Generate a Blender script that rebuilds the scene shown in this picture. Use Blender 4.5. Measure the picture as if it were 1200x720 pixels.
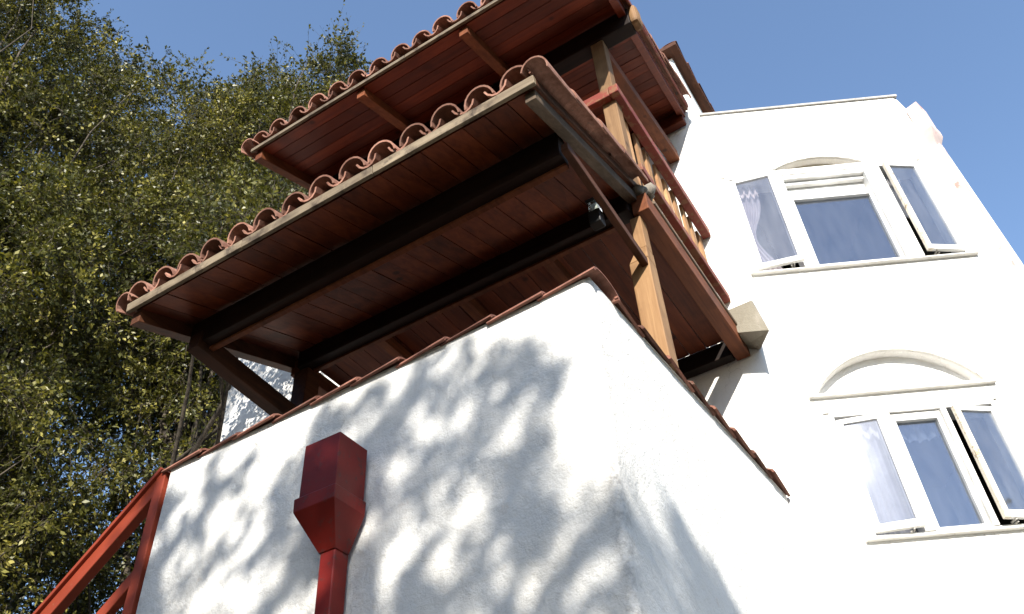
import bpy, math, random
import numpy as np
from mathutils import Vector, Matrix
random.seed(11); RNG = np.random.default_rng(11)
scene = bpy.context.scene; COL = scene.collection
for o in list(bpy.data.objects): bpy.data.objects.remove(o)

# ------------------------------------------------------------------ camera
# X runs right along the terrace wall, Y into the house, Z up; eye 1.6 m above the ground
CR = Vector((0.8465, 0.5301, -0.0489)); CU = Vector((0.3896, -0.5543, 0.7355)); CW = Vector((-0.3627, 0.6417, 0.6758))
cam = bpy.data.cameras.new('camera'); cam.sensor_width = 36; cam.lens = 36*1036.55/1200; cam.clip_end = 2000; cam.clip_start = .05
camo = bpy.data.objects.new('camera', cam); COL.objects.link(camo)
m = Matrix((CR, CU, -CW)).transposed().to_4x4(); m.translation = (0, 0, 1.6); camo.matrix_world = m
scene.camera = camo
# ------------------------------------------------------------------ light
SUN = Vector((-.78, 1.50, -1.0)).normalized()             # direction the light travels
world = bpy.data.worlds.new('World'); scene.world = world; world.use_nodes = True
wn = world.node_tree; sky = wn.nodes.new('ShaderNodeTexSky'); sky.sky_type = 'NISHITA'; sky.sun_disc = False
sky.sun_elevation = math.asin(-SUN.z); sky.sun_rotation = math.atan2(-SUN.x, -SUN.y)
sky.air_density = 1.0; sky.dust_density = .35; sky.ozone_density = 2.0
wn.links.new(sky.outputs[0], wn.nodes['Background'].inputs[0]); wn.nodes['Background'].inputs[1].default_value = .145
sl = bpy.data.lights.new('sun', 'SUN'); sl.energy = 5.0; sl.angle = math.radians(.53); sl.color = (1, .95, .86)
slo = bpy.data.objects.new('sun', sl); COL.objects.link(slo); slo.rotation_euler = SUN.to_track_quat('-Z', 'Y').to_euler(); slo.location = (8, -18, 14)
vs = scene.view_settings; vs.view_transform = 'Standard'; vs.look = 'None'; vs.gamma = 1; vs.use_curve_mapping = False; vs.exposure = 1.06

# ------------------------------------------------------------------ materials
def mat(name):
    m = bpy.data.materials.new(name); m.use_nodes = True
    nt = m.node_tree; return m, nt, nt.nodes['Principled BSDF'], nt.nodes, nt.links
def nd(nt, typ, **kw):
    n = nt.nodes.new(typ)
    for k, v in kw.items(): setattr(n, k, v)
    return n
def ramp(nt, fac, stops):
    r = nd(nt, 'ShaderNodeValToRGB'); e = r.color_ramp.elements
    while len(e) > 1: e.remove(e[-1])
    e[0].position, e[0].color = stops[0][0], (*stops[0][1], 1)
    for p, c in stops[1:]: x = e.new(p); x.color = (*c, 1)
    nt.links.new(fac, r.inputs[0]); return r
def noise(nt, scale, detail=4, rough=.55, vec=None, dist=0):
    n = nd(nt, 'ShaderNodeTexNoise'); n.inputs['Scale'].default_value = scale; n.inputs['Detail'].default_value = detail
    n.inputs['Roughness'].default_value = rough; n.inputs['Distortion'].default_value = dist
    if vec: nt.links.new(vec, n.inputs['Vector'])
    return n
def mapping(nt, scale, coord='Object', rot=(0, 0, 0)):
    tc = nd(nt, 'ShaderNodeTexCoord'); mp = nd(nt, 'ShaderNodeMapping'); mp.inputs['Scale'].default_value = scale
    mp.inputs['Rotation'].default_value = rot
    nt.links.new(tc.outputs[coord], mp.inputs[0]); return mp.outputs[0]
def mixc(nt, fac, a, b, mode='MIX'):
    x = nd(nt, 'ShaderNodeMix', data_type='RGBA', blend_type=mode)
    for s, v in ((0, fac), (6, a), (7, b)):
        if isinstance(v, (int, float)): x.inputs[s].default_value = v
        elif isinstance(v, tuple): x.inputs[s].default_value = (*v, 1)
        else: nt.links.new(v, x.inputs[s])
    return x.outputs[2]
def bump(nt, bs, height, strength, dist=.01):
    b = nd(nt, 'ShaderNodeBump'); b.inputs['Strength'].default_value = strength; b.inputs['Distance'].default_value = dist
    nt.links.new(height, b.inputs['Height']); nt.links.new(b.outputs[0], bs.inputs['Normal'])
def mth(nt, op, a, b=None):
    x = nd(nt, 'ShaderNodeMath', operation=op)
    for i, v in enumerate((a, b)):
        if v is None: continue
        if isinstance(v, (int, float)): x.inputs[i].default_value = v
        else: nt.links.new(v, x.inputs[i])
    return x.outputs[0]

def stucco(name, base=(.69, .68, .655), grime=.5, corner=None):
    m, nt, bs, N, L = mat(name)
    geo = nd(nt, 'ShaderNodeNewGeometry'); P = geo.outputs['Position']
    n1 = noise(nt, 1.7, 6, .62, P); n2 = noise(nt, 9, 5, .6, P); n3 = noise(nt, 90, 3, .6, P); n4 = noise(nt, 28, 4, .65, P)
    c = mixc(nt, ramp(nt, n1.outputs[0], [(.42, (0, 0, 0)), (.75, (1, 1, 1))]).outputs[0], base, tuple(v*f for v, f in zip(base, (.9, .88, .85))))
    spot = ramp(nt, n2.outputs[0], [(.66, (0, 0, 0)), (.74, (1, 1, 1))]).outputs[0]
    c = mixc(nt, mth(nt, 'MULTIPLY', spot, grime*.5), c, (.58, .47, .36))
    pit = ramp(nt, n4.outputs[0], [(.27, (1, 1, 1)), (.31, (0, 0, 0))]).outputs[0]
    c = mixc(nt, mth(nt, 'MULTIPLY', pit, .6*grime), c, (.33, .30, .26))
    # rain streaks
    st = noise(nt, 1, 4, .6, None); mp = nd(nt, 'ShaderNodeMapping'); mp.inputs['Scale'].default_value = (9, 9, .55); L.new(P, mp.inputs[0]); L.new(mp.outputs[0], st.inputs[0])
    stk = ramp(nt, st.outputs[0], [(.58, (0, 0, 0)), (.8, (1, 1, 1))]).outputs[0]
    c = mixc(nt, mth(nt, 'MULTIPLY', stk, .35*grime), c, (.45, .41, .36))
    wob = nd(nt, 'ShaderNodeVectorMath', operation='MULTIPLY_ADD'); L.new(noise(nt, 6, 3, .6, P).outputs['Color'], wob.inputs[0]); wob.inputs[1].default_value = (.22, .22, .22); L.new(P, wob.inputs[2])
    vo = nd(nt, 'ShaderNodeTexVoronoi', feature='DISTANCE_TO_EDGE'); vo.inputs['Scale'].default_value = 1.5; L.new(wob.outputs[0], vo.inputs['Vector'])
    ck = ramp(nt, vo.outputs['Distance'], [(.0, (1, 1, 1)), (.006, (0, 0, 0))]).outputs[0]
    ckm = ramp(nt, noise(nt, 1.3, 3, .6, P).outputs[0], [(.52, (0, 0, 0)), (.64, (1, 1, 1))]).outputs[0]
    c = mixc(nt, mth(nt, 'MULTIPLY', mth(nt, 'MULTIPLY', ck, ckm), .55*grime), c, (.25, .22, .19))
    rust = ramp(nt, noise(nt, 2.6, 6, .7, P).outputs[0], [(.66, (0, 0, 0)), (.78, (1, 1, 1))]).outputs[0]
    c = mixc(nt, mth(nt, 'MULTIPLY', rust, .55), c, (.52, .36, .27))
    if corner:   # dirty, chipped plaster arris
        sp = nd(nt, 'ShaderNodeSeparateXYZ'); L.new(P, sp.inputs[0])
        w = noise(nt, 3, 3, .5, P); off = mth(nt, 'MULTIPLY', mth(nt, 'SUBTRACT', w.outputs[0], .5), .12)
        dx = mth(nt, 'ADD', mth(nt, 'ABSOLUTE', mth(nt, 'ADD', mth(nt, 'SUBTRACT', sp.outputs[0], corner[0]), off)),
                 mth(nt, 'MULTIPLY', mth(nt, 'ABSOLUTE', mth(nt, 'SUBTRACT', sp.outputs[1], corner[1])), .7))
        k = mth(nt, 'SUBTRACT', 1.0, mth(nt, 'DIVIDE', dx, .075)); k = mth(nt, 'MAXIMUM', k, 0.0)
        nz = ramp(nt, noise(nt, 16, 6, .75, P).outputs[0], [(.46, (0, 0, 0)), (.62, (1, 1, 1))]).outputs[0]
        c = mixc(nt, mth(nt, 'MINIMUM', mth(nt, 'MULTIPLY', mth(nt, 'MULTIPLY', k, nz), 1.1), .8), c, (.30, .29, .28))
    L.new(c, bs.inputs['Base Color']); bs.inputs['Roughness'].default_value = .92; bs.inputs['Specular IOR Level'].default_value = .2
    h = mth(nt, 'ADD', mth(nt, 'MULTIPLY', n3.outputs[0], .35), mth(nt, 'ADD', mth(nt, 'MULTIPLY', n4.outputs[0], .6), n2.outputs[0]))
    bump(nt, bs, h, .75, .014); return m

def wood(name, c0, c1, axis, grain=(.5, .5, .5), rough=.7, weather=None, dark=.55):
    """grain runs along axis (0 x, 1 y, 2 z)"""
    m, nt, bs, N, L = mat(name)
    sc = [26, 26, 26]; sc[axis] = 1.6
    geo = nd(nt, 'ShaderNodeNewGeometry'); oi = nd(nt, 'ShaderNodeObjectInfo')
    ad = nd(nt, 'ShaderNodeVectorMath', operation='MULTIPLY_ADD'); cb = nd(nt, 'ShaderNodeCombineXYZ')
    for i in range(3): L.new(oi.outputs['Random'], cb.inputs[i])
    L.new(cb.outputs[0], ad.inputs[0]); ad.inputs[1].default_value = (7, 13, 5); L.new(geo.outputs['Position'], ad.inputs[2])
    mp = nd(nt, 'ShaderNodeMapping'); mp.inputs['Scale'].default_value = sc; L.new(ad.outputs[0], mp.inputs[0])
    g = noise(nt, 1, 6, .65, mp.outputs[0], .6); big = noise(nt, 3.2, 3, .6, ad.outputs[0])
    c = ramp(nt, g.outputs[0], [(.3, c0), (.68, c1)]).outputs[0]
    c = mixc(nt, ramp(nt, big.outputs[0], [(.5, (0, 0, 0)), (.8, (1, 1, 1))]).outputs[0], c, tuple(v*dark for v in c0))
    hv = nd(nt, 'ShaderNodeHueSaturation'); L.new(c, hv.inputs['Color'])
    L.new(mth(nt, 'ADD', .68, mth(nt, 'MULTIPLY', oi.outputs['Random'], .6)), hv.inputs['Value']); c = hv.outputs[0]
    kn = nd(nt, 'ShaderNodeTexVoronoi'); kn.inputs['Scale'].default_value = 3.3; L.new(ad.outputs[0], kn.inputs['Vector'])
    c = mixc(nt, ramp(nt, kn.outputs['Distance'], [(.05, (.8, .8, .8)), (.11, (0, 0, 0))]).outputs[0], c, tuple(v*.25 for v in c0))
    if weather:
        w = noise(nt, 7, 6, .7, ad.outputs[0]); c = mixc(nt, ramp(nt, w.outputs[0], [(weather[0], (0, 0, 0)), (weather[0]+.14, (1, 1, 1))]).outputs[0], c, weather[1])
    L.new(c, bs.inputs['Base Color']); bs.inputs['Roughness'].default_value = rough; bs.inputs['Specular IOR Level'].default_value = .25
    bump(nt, bs, g.outputs[0], .5, .004); return m

def clay(name='clay_tile', c0=(.15, .062, .043), c1=(.42, .225, .165)):
    m, nt, bs, N, L = mat(name)
    oi = nd(nt, 'ShaderNodeObjectInfo'); geo = nd(nt, 'ShaderNodeNewGeometry')
    n = noise(nt, 11, 6, .7, geo.outputs['Position']); n2 = noise(nt, 45, 4, .6, geo.outputs['Position'])
    c = ramp(nt, n.outputs[0], [(.3, c0), (.7, c1)]).outputs[0]
    hv = nd(nt, 'ShaderNodeHueSaturation'); L.new(c, hv.inputs['Color'])
    L.new(mth(nt, 'ADD', .5, mth(nt, 'MULTIPLY', oi.outputs['Random'], .8)), hv.inputs['Value'])
    c = mixc(nt, ramp(nt, n2.outputs[0], [(.6, (0, 0, 0)), (.72, (.8, .8, .8))]).outputs[0], hv.outputs[0], (.16, .12, .09))
    L.new(c, bs.inputs['Base Color']); bs.inputs['Roughness'].default_value = .85; bs.inputs['Specular IOR Level'].default_value = .2
    bump(nt, bs, n2.outputs[0], .5, .004); return m

def paint(name, c, rough=.5, chips=None, amt=.62, scale=14):
    m, nt, bs, N, L = mat(name); geo = nd(nt, 'ShaderNodeNewGeometry')
    n = noise(nt, scale, 6, .7, geo.outputs['Position']); n2 = noise(nt, 3, 3, .6, geo.outputs['Position'])
    col = mixc(nt, ramp(nt, n2.outputs[0], [(.35, (0, 0, 0)), (.75, (1, 1, 1))]).outputs[0], c, tuple(v*.68 for v in c))
    if chips: col = mixc(nt, ramp(nt, n.outputs[0], [(amt, (0, 0, 0)), (amt+.06, (1, 1, 1))]).outputs[0], col, chips)
    L.new(col, bs.inputs['Base Color']); bs.inputs['Roughness'].default_value = rough; bs.inputs['Specular IOR Level'].default_value = .22
    bump(nt, bs, n.outputs[0], .25, .004); return m

def glassy(name, refl, tint, rough=.02, dust=0):
    m, nt, bs, N, L = mat(name); N.remove(bs)
    tr = nd(nt, 'ShaderNodeBsdfTransparent'); tr.inputs[0].default_value = (*tint, 1)
    gl = nd(nt, 'ShaderNodeBsdfGlossy'); gl.inputs['Color'].default_value = (.86, .9, 1, 1); gl.inputs['Roughness'].default_value = rough
    fr = nd(nt, 'ShaderNodeLayerWeight'); fr.inputs[0].default_value = .5
    f = mth(nt, 'MINIMUM', mth(nt, 'ADD', mth(nt, 'MULTIPLY', mth(nt, 'POWER', fr.outputs['Facing'], 4.0), .8), refl), 1.0)
    geo = nd(nt, 'ShaderNodeNewGeometry'); n = noise(nt, 2.2, 2, .5, geo.outputs['Position'])
    b = nd(nt, 'ShaderNodeBump'); b.inputs['Strength'].default_value = .12; b.inputs['Distance'].default_value = .02; L.new(n.outputs[0], b.inputs['Height']); L.new(b.outputs[0], gl.inputs['Normal'])
    mx = nd(nt, 'ShaderNodeMixShader'); L.new(f, mx.inputs[0]); L.new(tr.outputs[0], mx.inputs[1]); L.new(gl.outputs[0], mx.inputs[2])
    if dust:   # film of dust on the pane, thicker in streaks
        df = nd(nt, 'ShaderNodeBsdfDiffuse'); df.inputs[0].default_value = (.62, .63, .66, 1); m2 = nd(nt, 'ShaderNodeMixShader')
        mp = nd(nt, 'ShaderNodeMapping'); mp.inputs['Scale'].default_value = (14, 14, 3); L.new(geo.outputs['Position'], mp.inputs[0]); dn = noise(nt, 1, 5, .65, mp.outputs[0])
        L.new(mth(nt, 'MULTIPLY', ramp(nt, dn.outputs[0], [(.25, (.4, .4, .4)), (.75, (1.6, 1.6, 1.6))]).outputs[0], dust), m2.inputs[0])
        L.new(mx.outputs[0], m2.inputs[1]); L.new(df.outputs[0], m2.inputs[2]); mx = m2
    L.new(mx.outputs[0], N['Material Output'].inputs[0]); return m

def leafmat(name, dark, mid, light):
    m, nt, bs, N, L = mat(name)
    at = nd(nt, 'ShaderNodeAttribute'); at.attribute_name = 'tone'
    c = ramp(nt, at.outputs['Fac'], [(0, dark), (.55, mid), (1, light)]).outputs[0]
    L.new(c, bs.inputs['Base Color']); bs.inputs['Roughness'].default_value = .42; bs.inputs['Specular IOR Level'].default_value = .35
    tl = nd(nt, 'ShaderNodeBsdfTranslucent'); L.new(mixc(nt, 1.0, c, (1.0, 1.0, .45), 'MULTIPLY'), tl.inputs[0])
    mx = nd(nt, 'ShaderNodeMixShader'); mx.inputs[0].default_value = .3
    L.new(bs.outputs[0], mx.inputs[1]); L.new(tl.outputs[0], mx.inputs[2]); L.new(mx.outputs[0], N['Material Output'].inputs[0]); return m

CORN = (-1.125, 2.72)
M = dict(
    stucco=stucco('white_stucco', grime=.85, corner=CORN), stucco2=stucco('white_stucco_plain', base=(.78, .765, .735), grime=.9),
    bare=stucco('bare_plaster', base=(.42, .38, .30), grime=1), concrete=stucco('weathered_concrete', base=(.21, .19, .15), grime=.9),
    soffit_y=wood('red_stained_plank_up_slope', (.066, .0135, .0042), (.155, .036, .0105), 1, rough=.62),
    soffit_x=wood('red_stained_plank_along', (.085, .014, .005), (.165, .031, .010), 0, rough=.6),
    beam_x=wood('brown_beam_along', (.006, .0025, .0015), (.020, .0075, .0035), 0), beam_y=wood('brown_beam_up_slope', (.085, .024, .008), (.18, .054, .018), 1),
    dark_y=wood('dark_beam_up_slope', (.035, .012, .005), (.09, .032, .013), 1),
    old_x=wood('grey_weathered_board', (.12, .088, .056), (.27, .215, .148), 0, weather=(.5, (.06, .043, .03))),
    old_y=wood('grey_weathered_rake', (.075, .05, .033), (.19, .135, .09), 1, weather=(.6, (.09, .07, .05))),
    post=wood('tan_post', (.20, .105, .046), (.34, .20, .095), 2, weather=(.68, (.17, .085, .04)), dark=.7),
    picket=wood('tan_picket', (.27, .135, .058), (.43, .25, .12), 2, dark=.7),
    rail=paint('red_painted_rail', (.20, .042, .029), .6, (.19, .085, .045), .50),
    stair=paint('red_painted_stair_rail', (.235, .042, .021), .5, (.22, .09, .05), .66),
    hopper=paint('dark_red_metal', (.165, .014, .010), .42, (.095, .020, .017), .55, 16),
    hopper2=paint('faded_red_metal', (.62, .50, .46), .6, (.50, .20, .17), .6, 7),
    clay=clay(), coping=clay('coping_clay', (.11, .045, .032), (.27, .125, .09)),
    white=paint('white_window_paint', (.80, .79, .76), .45, (.42, .37, .30), .7, 10), trim=paint('chipped_white_trim', (.78, .76, .71), .6, (.40, .35, .28), .62, 12),
    sashedge=paint('aged_sash_paint', (.72, .66, .55), .6, (.34, .27, .18), .56, 15),
    glass=glassy('window_glass', .16, (.72, .76, .8), dust=.028), haze_glass=glassy('dusty_glass', .10, (.82, .84, .88), .05, dust=.06),
    side_glass=glassy('hazy_side_glass', .15, (.8, .83, .87), .03, dust=.06),
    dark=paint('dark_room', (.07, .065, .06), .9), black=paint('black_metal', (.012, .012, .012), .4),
    mortar=stucco('grey_mortar', base=(.22, .195, .165), grime=.9), zinc=paint('grey_flashing', (.42, .40, .37), .5, (.26, .24, .21), .55),
    bark=paint('grey_bark', (.10, .082, .062), .95, (.045, .037, .03), .48, 18),
    leaf=leafmat('oak_leaf', (.030, .034, .009), (.108, .107, .023), (.36, .31, .075)),
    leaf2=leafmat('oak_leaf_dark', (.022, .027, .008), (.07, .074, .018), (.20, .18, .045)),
)
def simple(name, c, rough=.8):
    m, nt, bs, N, L = mat(name); bs.inputs['Base Color'].default_value = (*c, 1); bs.inputs['Roughness'].default_value = rough; return m
def cloth(name, c, transl=.5):
    m, nt, bs, N, L = mat(name); bs.inputs['Base Color'].default_value = (*c, 1); bs.inputs['Roughness'].default_value = .9
    t = nd(nt, 'ShaderNodeBsdfTranslucent'); t.inputs[0].default_value = (*c, 1); mx = nd(nt, 'ShaderNodeMixShader'); mx.inputs[0].default_value = transl
    L.new(bs.outputs[0], mx.inputs[1]); L.new(t.outputs[0], mx.inputs[2]); L.new(mx.outputs[0], N['Material Output'].inputs[0]); return m
def net(name, c, holes):
    m = cloth(name, c, .35); nt = m.node_tree; out = nt.nodes['Material Output']; src = out.inputs[0].links[0].from_socket
    t = nd(nt, 'ShaderNodeBsdfTransparent'); mx = nd(nt, 'ShaderNodeMixShader'); geo = nd(nt, 'ShaderNodeNewGeometry')
    n = noise(nt, 9, 4, .6, geo.outputs['Position']); nt.links.new(mth(nt, 'ADD', holes-.25, mth(nt, 'MULTIPLY', n.outputs[0], .5)), mx.inputs[0])
    nt.links.new(src, mx.inputs[1]); nt.links.new(t.outputs[0], mx.inputs[2]); nt.links.new(mx.outputs[0], out.inputs[0]); return m
M['curtain'] = net('white_net_curtain', (.47, .465, .49), .38); M['pink'] = net('pale_pink_net_curtain', (.70, .60, .59), .26)
M['lens'] = glassy('lamp_glass', .3, (.8, .85, .82), .06)
def ground_mat():
    m, nt, bs, N, L = mat('gravel_yard'); geo = nd(nt, 'ShaderNodeNewGeometry')
    n = noise(nt, 14, 6, .7, geo.outputs['Position']); n2 = noise(nt, .5, 4, .6, geo.outputs['Position'])
    c = ramp(nt, n.outputs[0], [(.3, (.035, .030, .022)), (.7, (.105, .088, .064))]).outputs[0]
    c = mixc(nt, ramp(nt, n2.outputs[0], [(.45, (0, 0, 0)), (.7, (1, 1, 1))]).outputs[0], c, (.035, .045, .016))
    L.new(c, bs.inputs['Base Color']); bs.inputs['Roughness'].default_value = .95; bump(nt, bs, n.outputs[0], .8, .02); return m
M['ground'] = ground_mat()

# ------------------------------------------------------------------ mesh helpers
class MB:
    def __init__(s): s.v = []; s.f = []
    def add(s, vs, fs):
        b = len(s.v); s.v += [tuple(x) for x in vs]; s.f += [tuple(i+b for i in f) for f in fs]; return s
    def hexa(s, p):   # 4 bottom (ccw from above) + 4 top
        return s.add(p, [(3, 2, 1, 0), (4, 5, 6, 7), (0, 1, 5, 4), (1, 2, 6, 5), (2, 3, 7, 6), (3, 0, 4, 7)])
    def box(s, x0, x1, y0, y1, z0, z1):
        return s.hexa([(x0, y0, z0), (x1, y0, z0), (x1, y1, z0), (x0, y1, z0), (x0, y0, z1), (x1, y0, z1), (x1, y1, z1), (x0, y1, z1)])
    def bar(s, a, b, w, h, up=(0, 0, 1)):   # beam from a to b, w sideways, h along up
        a, b = Vector(a), Vector(b); d = (b-a).normalized(); sd = d.cross(Vector(up)).normalized()*(w/2); u = sd.cross(d).normalized()*(h/2)
        return s.hexa([a-sd-u, a+sd-u, b+sd-u, b-sd-u, a-sd+u, a+sd+u, b+sd+u, b-sd+u])
    def tube(s, pts, rad, n=7):
        pts = [Vector(p) for p in pts]; rings = []
        for i, p in enumerate(pts):
            d = (pts[min(i+1, len(pts)-1)]-pts[max(i-1, 0)]).normalized()
            sd = d.cross(Vector((.31, .2, .93))).normalized(); u = sd.cross(d)
            rings.append([p+(sd*math.cos(2*math.pi*k/n)+u*math.sin(2*math.pi*k/n))*rad[i] for k in range(n)])
        b = len(s.v); s.v += [tuple(q) for r in rings for q in r]
        for i in range(len(pts)-1):
            for k in range(n): s.f.append((b+i*n+k, b+i*n+(k+1) % n, b+(i+1)*n+(k+1) % n, b+(i+1)*n+k))
        s.f.append(tuple(b+k for k in range(n))[::-1]); s.f.append(tuple(b+(len(pts)-1)*n+k for k in range(n))); return s
    def mesh(s, name, material, origin=None, smooth=False, bevel=0):
        me = bpy.data.meshes.new(name); c = Vector(origin) if origin is not None else sum((Vector(v) for v in s.v), Vector())/len(s.v)
        me.from_pydata([tuple(Vector(v)-c) for v in s.v], [], s.f)
        me.materials.append(material); me.update()
        if smooth: me.polygons.foreach_set('use_smooth', [True]*len(me.polygons))
        return me, c
    def build(s, name, material, parent=None, smooth=False, bevel=0):
        me, c = s.mesh(name, material, smooth=smooth); o = bpy.data.objects.new(name, me); COL.objects.link(o); o.location = c
        if parent is not None: attach(o, parent)
        if bevel: mod = o.modifiers.new('bevel', 'BEVEL'); mod.width = bevel; mod.segments = 2; mod.limit_method = 'ANGLE'
        return o
def attach(o, p):
    o.parent = p; o.matrix_parent_inverse = p.matrix_basis.inverted()
def place(me, name, mtx, parent=None):
    o = bpy.data.objects.new(name, me); COL.objects.link(o); o.matrix_basis = mtx
    if parent is not None: attach(o, parent)
    return o
def empty(name, loc): o = bpy.data.objects.new(name, None); COL.objects.link(o); o.location = loc; o.empty_display_size = .3; return o
def tag(o, label=None, cat=None, group=None, kind=None):
    for k, v in (('label', label), ('category', cat), ('group', group), ('kind', kind)):
        if v: o[k] = v
    return o
def wobble(x, y, z, s=1.0):
    return math.sin(1.7*x*s+2.1*z*s+.6)*.5+math.sin(3.9*z*s-2.3*x*s+y)*.3+math.sin(7.1*x*s+5.3*z*s+2*y)*.2
def quadgrid(p00, p10, p11, p01, step=.12, amp=0, nrm=(0, 0, 0), holes=()):
    """bilinear grid patch, displaced along nrm by hand-trowelled waviness"""
    p00, p10, p11, p01 = map(Vector, (p00, p10, p11, p01)); n = Vector(nrm)
    nu = max(1, round((p10-p00).length/step)); nv = max(1, round((p01-p00).length/step)); vs = []; fs = []
    for j in range(nv+1):
        for i in range(nu+1):
            u, v = i/nu, j/nv; p = p00*(1-u)*(1-v)+p10*u*(1-v)+p11*u*v+p01*(1-u)*v
            vs.append(p+n*amp*wobble(*p))
    for j in range(nv):
        for i in range(nu): a = j*(nu+1)+i; fs.append((a, a+1, a+nu+2, a+nu+1))
    return vs, fs

# ================================================================== ground
g = tag(MB().add([(-300, -300, 0), (300, -300, 0), (300, 300, 0), (-300, 300, 0)], [(0, 1, 2, 3)]).build('ground', M['ground']), 'gravel and dry grass yard around the house', None, None, 'structure')

# ================================================================== the house
house = empty('house', (-2.5, 5.5, 0))
tag(house, 'white stucco house with clay tiled balcony roofs and casement windows', 'house')

# ---- terrace block: rounded plaster corner, walls below, parapet above
def outline_wall(pts, z0, z1, step, amp):
    """extrude an open plan outline upward with wavy plaster"""
    mb = MB()
    dense = []
    for a, b in zip(pts[:-1], pts[1:]):
        a, b = Vector(a), Vector(b); n = max(1, round((b-a).length/step))
        dense += [a+(b-a)*i/n for i in range(n)]
    dense.append(Vector(pts[-1])); nz = max(1, round((z1-z0)/step)); nx = len(dense)
    for j in range(nz+1):
        z = z0+(z1-z0)*j/nz
        for i, p in enumerate(dense):
            t = (dense[min(i+1, nx-1)]-dense[max(i-1, 0)]).normalized(); nn = Vector((t.y, -t.x))
            w = amp*wobble(p.x*1.3, p.y*1.9, z*1.1); q = p+nn*w
            mb.v.append((q.x, q.y, z))
    for j in range(nz):
        for i in range(nx-1): a = j*nx+i; mb.f.append((a, a+1, a+nx+1, a+nx))
    return mb
cr = .035; cxr, cyr = -1.125-cr, 2.72+cr
arc = [(cxr+cr*math.sin(t*math.pi/12), cyr-cr*math.cos(t*math.pi/12)) for t in range(7)]
out = [(-3.86, 5.2), (-3.86, 2.75), (-3.83, 2.72)] + arc + [(-1.035, 5.2)]
tw = outline_wall(out, 0, 4.43, .09, .006)
# parapet top and inner faces, terrace floor
tw.add([(-3.86, 2.72, 4.43), (-1.12, 2.72, 4.43), (-1.32, 2.92, 4.43), (-3.66, 2.92, 4.43)], [(0, 1, 2, 3)])
tw.add([(-1.12, 2.72, 4.43), (-1.03, 5.2, 4.43), (-1.23, 5.2, 4.43), (-1.32, 2.92, 4.43)], [(0, 1, 2, 3)])
tw.add([(-3.86, 2.72, 4.43), (-3.66, 2.92, 4.43), (-3.66, 5.2, 4.43), (-3.86, 5.2, 4.43)], [(0, 1, 2, 3)])
tw.add([(-3.66, 2.92, 4.43), (-1.32, 2.92, 4.43), (-1.23, 5.2, 4.43), (-3.66, 5.2, 4.43), (-3.66, 2.92, 3.6), (-1.32, 2.92, 3.6), (-1.23, 5.2, 3.6), (-3.66, 5.2, 3.6)],
       [(0, 4, 5, 1), (1, 5, 6, 2), (3, 7, 4, 0)])
MB().add([(-3.66, 2.92, 3.6), (-1.32, 2.92, 3.6), (-1.23, 5.2, 3.6), (-3.66, 5.2, 3.6)], [(0, 1, 2, 3)]).build('terrace_floor', M['coping'], house)
terrace = tw.build('terrace_wall', M['stucco'], house, smooth=True)

# clay coping: tapered barrel tiles lapped along the wall head
def barrel(name, L, r0, r1, th, seg=8, a0=0, a1=math.pi, material=None, flat=1.0):
    """half pipe along +Y, low end at y=0; crown up"""
    mb = MB()
    for y, ro in ((0, r0), (L, r1)):
        for rr in (ro, ro-th):
            for k in range(seg+1):
                a = a0+(a1-a0)*k/seg; mb.v.append((rr*math.cos(a), y, rr*math.sin(a)*flat))
    n = seg+1; O0, I0, O1, I1 = 0, n, 2*n, 3*n
    for k in range(seg):
        mb.f += [(O0+k, O1+k, O1+k+1, O0+k+1), (I0+k+1, I1+k+1, I1+k, I0+k), (O0+k+1, I0+k+1, I0+k, O0+k), (O1+k, I1+k, I1+k+1, O1+k+1)]
    mb.f += [(O0, I0, I1, O1), (O1+seg, I1+seg, I0+seg, O0+seg)]
    me, _ = mb.mesh(name, material or M['clay'], origin=(0, 0, 0), smooth=False); 
    return me
cop_me = barrel('coping_tile', .40, .135, .115, .016, 8, material=M['coping'], flat=.42)
def lay(a, b, n, jit=.006, lift=.02):
    a, b = Vector(a), Vector(b); d = (b-a)/n; ang = math.atan2(d.y, d.x)-math.pi/2
    for i in range(n):
        p = a+d*i+Vector((random.uniform(-jit, jit), random.uniform(-jit, jit), random.uniform(0, jit)))
        place(cop_me, 'coping_tile', Matrix.Translation(p) @ Matrix.Rotation(ang+random.uniform(-.025, .025), 4, 'Z') @ Matrix.Rotation(-.045+random.uniform(-.012, .012), 4, 'X') @ Matrix.Rotation(random.uniform(-.03, .03), 4, 'Y') @ Matrix.Diagonal((1, (d.length*1.14)/.40, 1, 1)), terrace)
lay((-1.075, 2.815, 4.425), (-3.86, 2.815, 4.425), 10)
lay((-1.205, 2.93, 4.43), (-1.12, 5.16, 4.43), 8)
mor = MB()
for i in range(25):   # lumpy bedding mortar under the tiles
    x = -3.8+i*.105; mor.box(x, x+.10, 2.735+.006*math.sin(i*3), 2.9, 4.428, 4.452+.006*math.sin(i*1.7))
for i in range(20):
    y = 2.93+i*.112; x = -1.125+(y-2.72)*.036; mor.box(x-.18, x-.02+.006*math.sin(i*2.3), y, y+.106, 4.428, 4.452+.006*math.sin(i))
mor.build('coping_mortar', M['mortar'], terrace)

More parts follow.
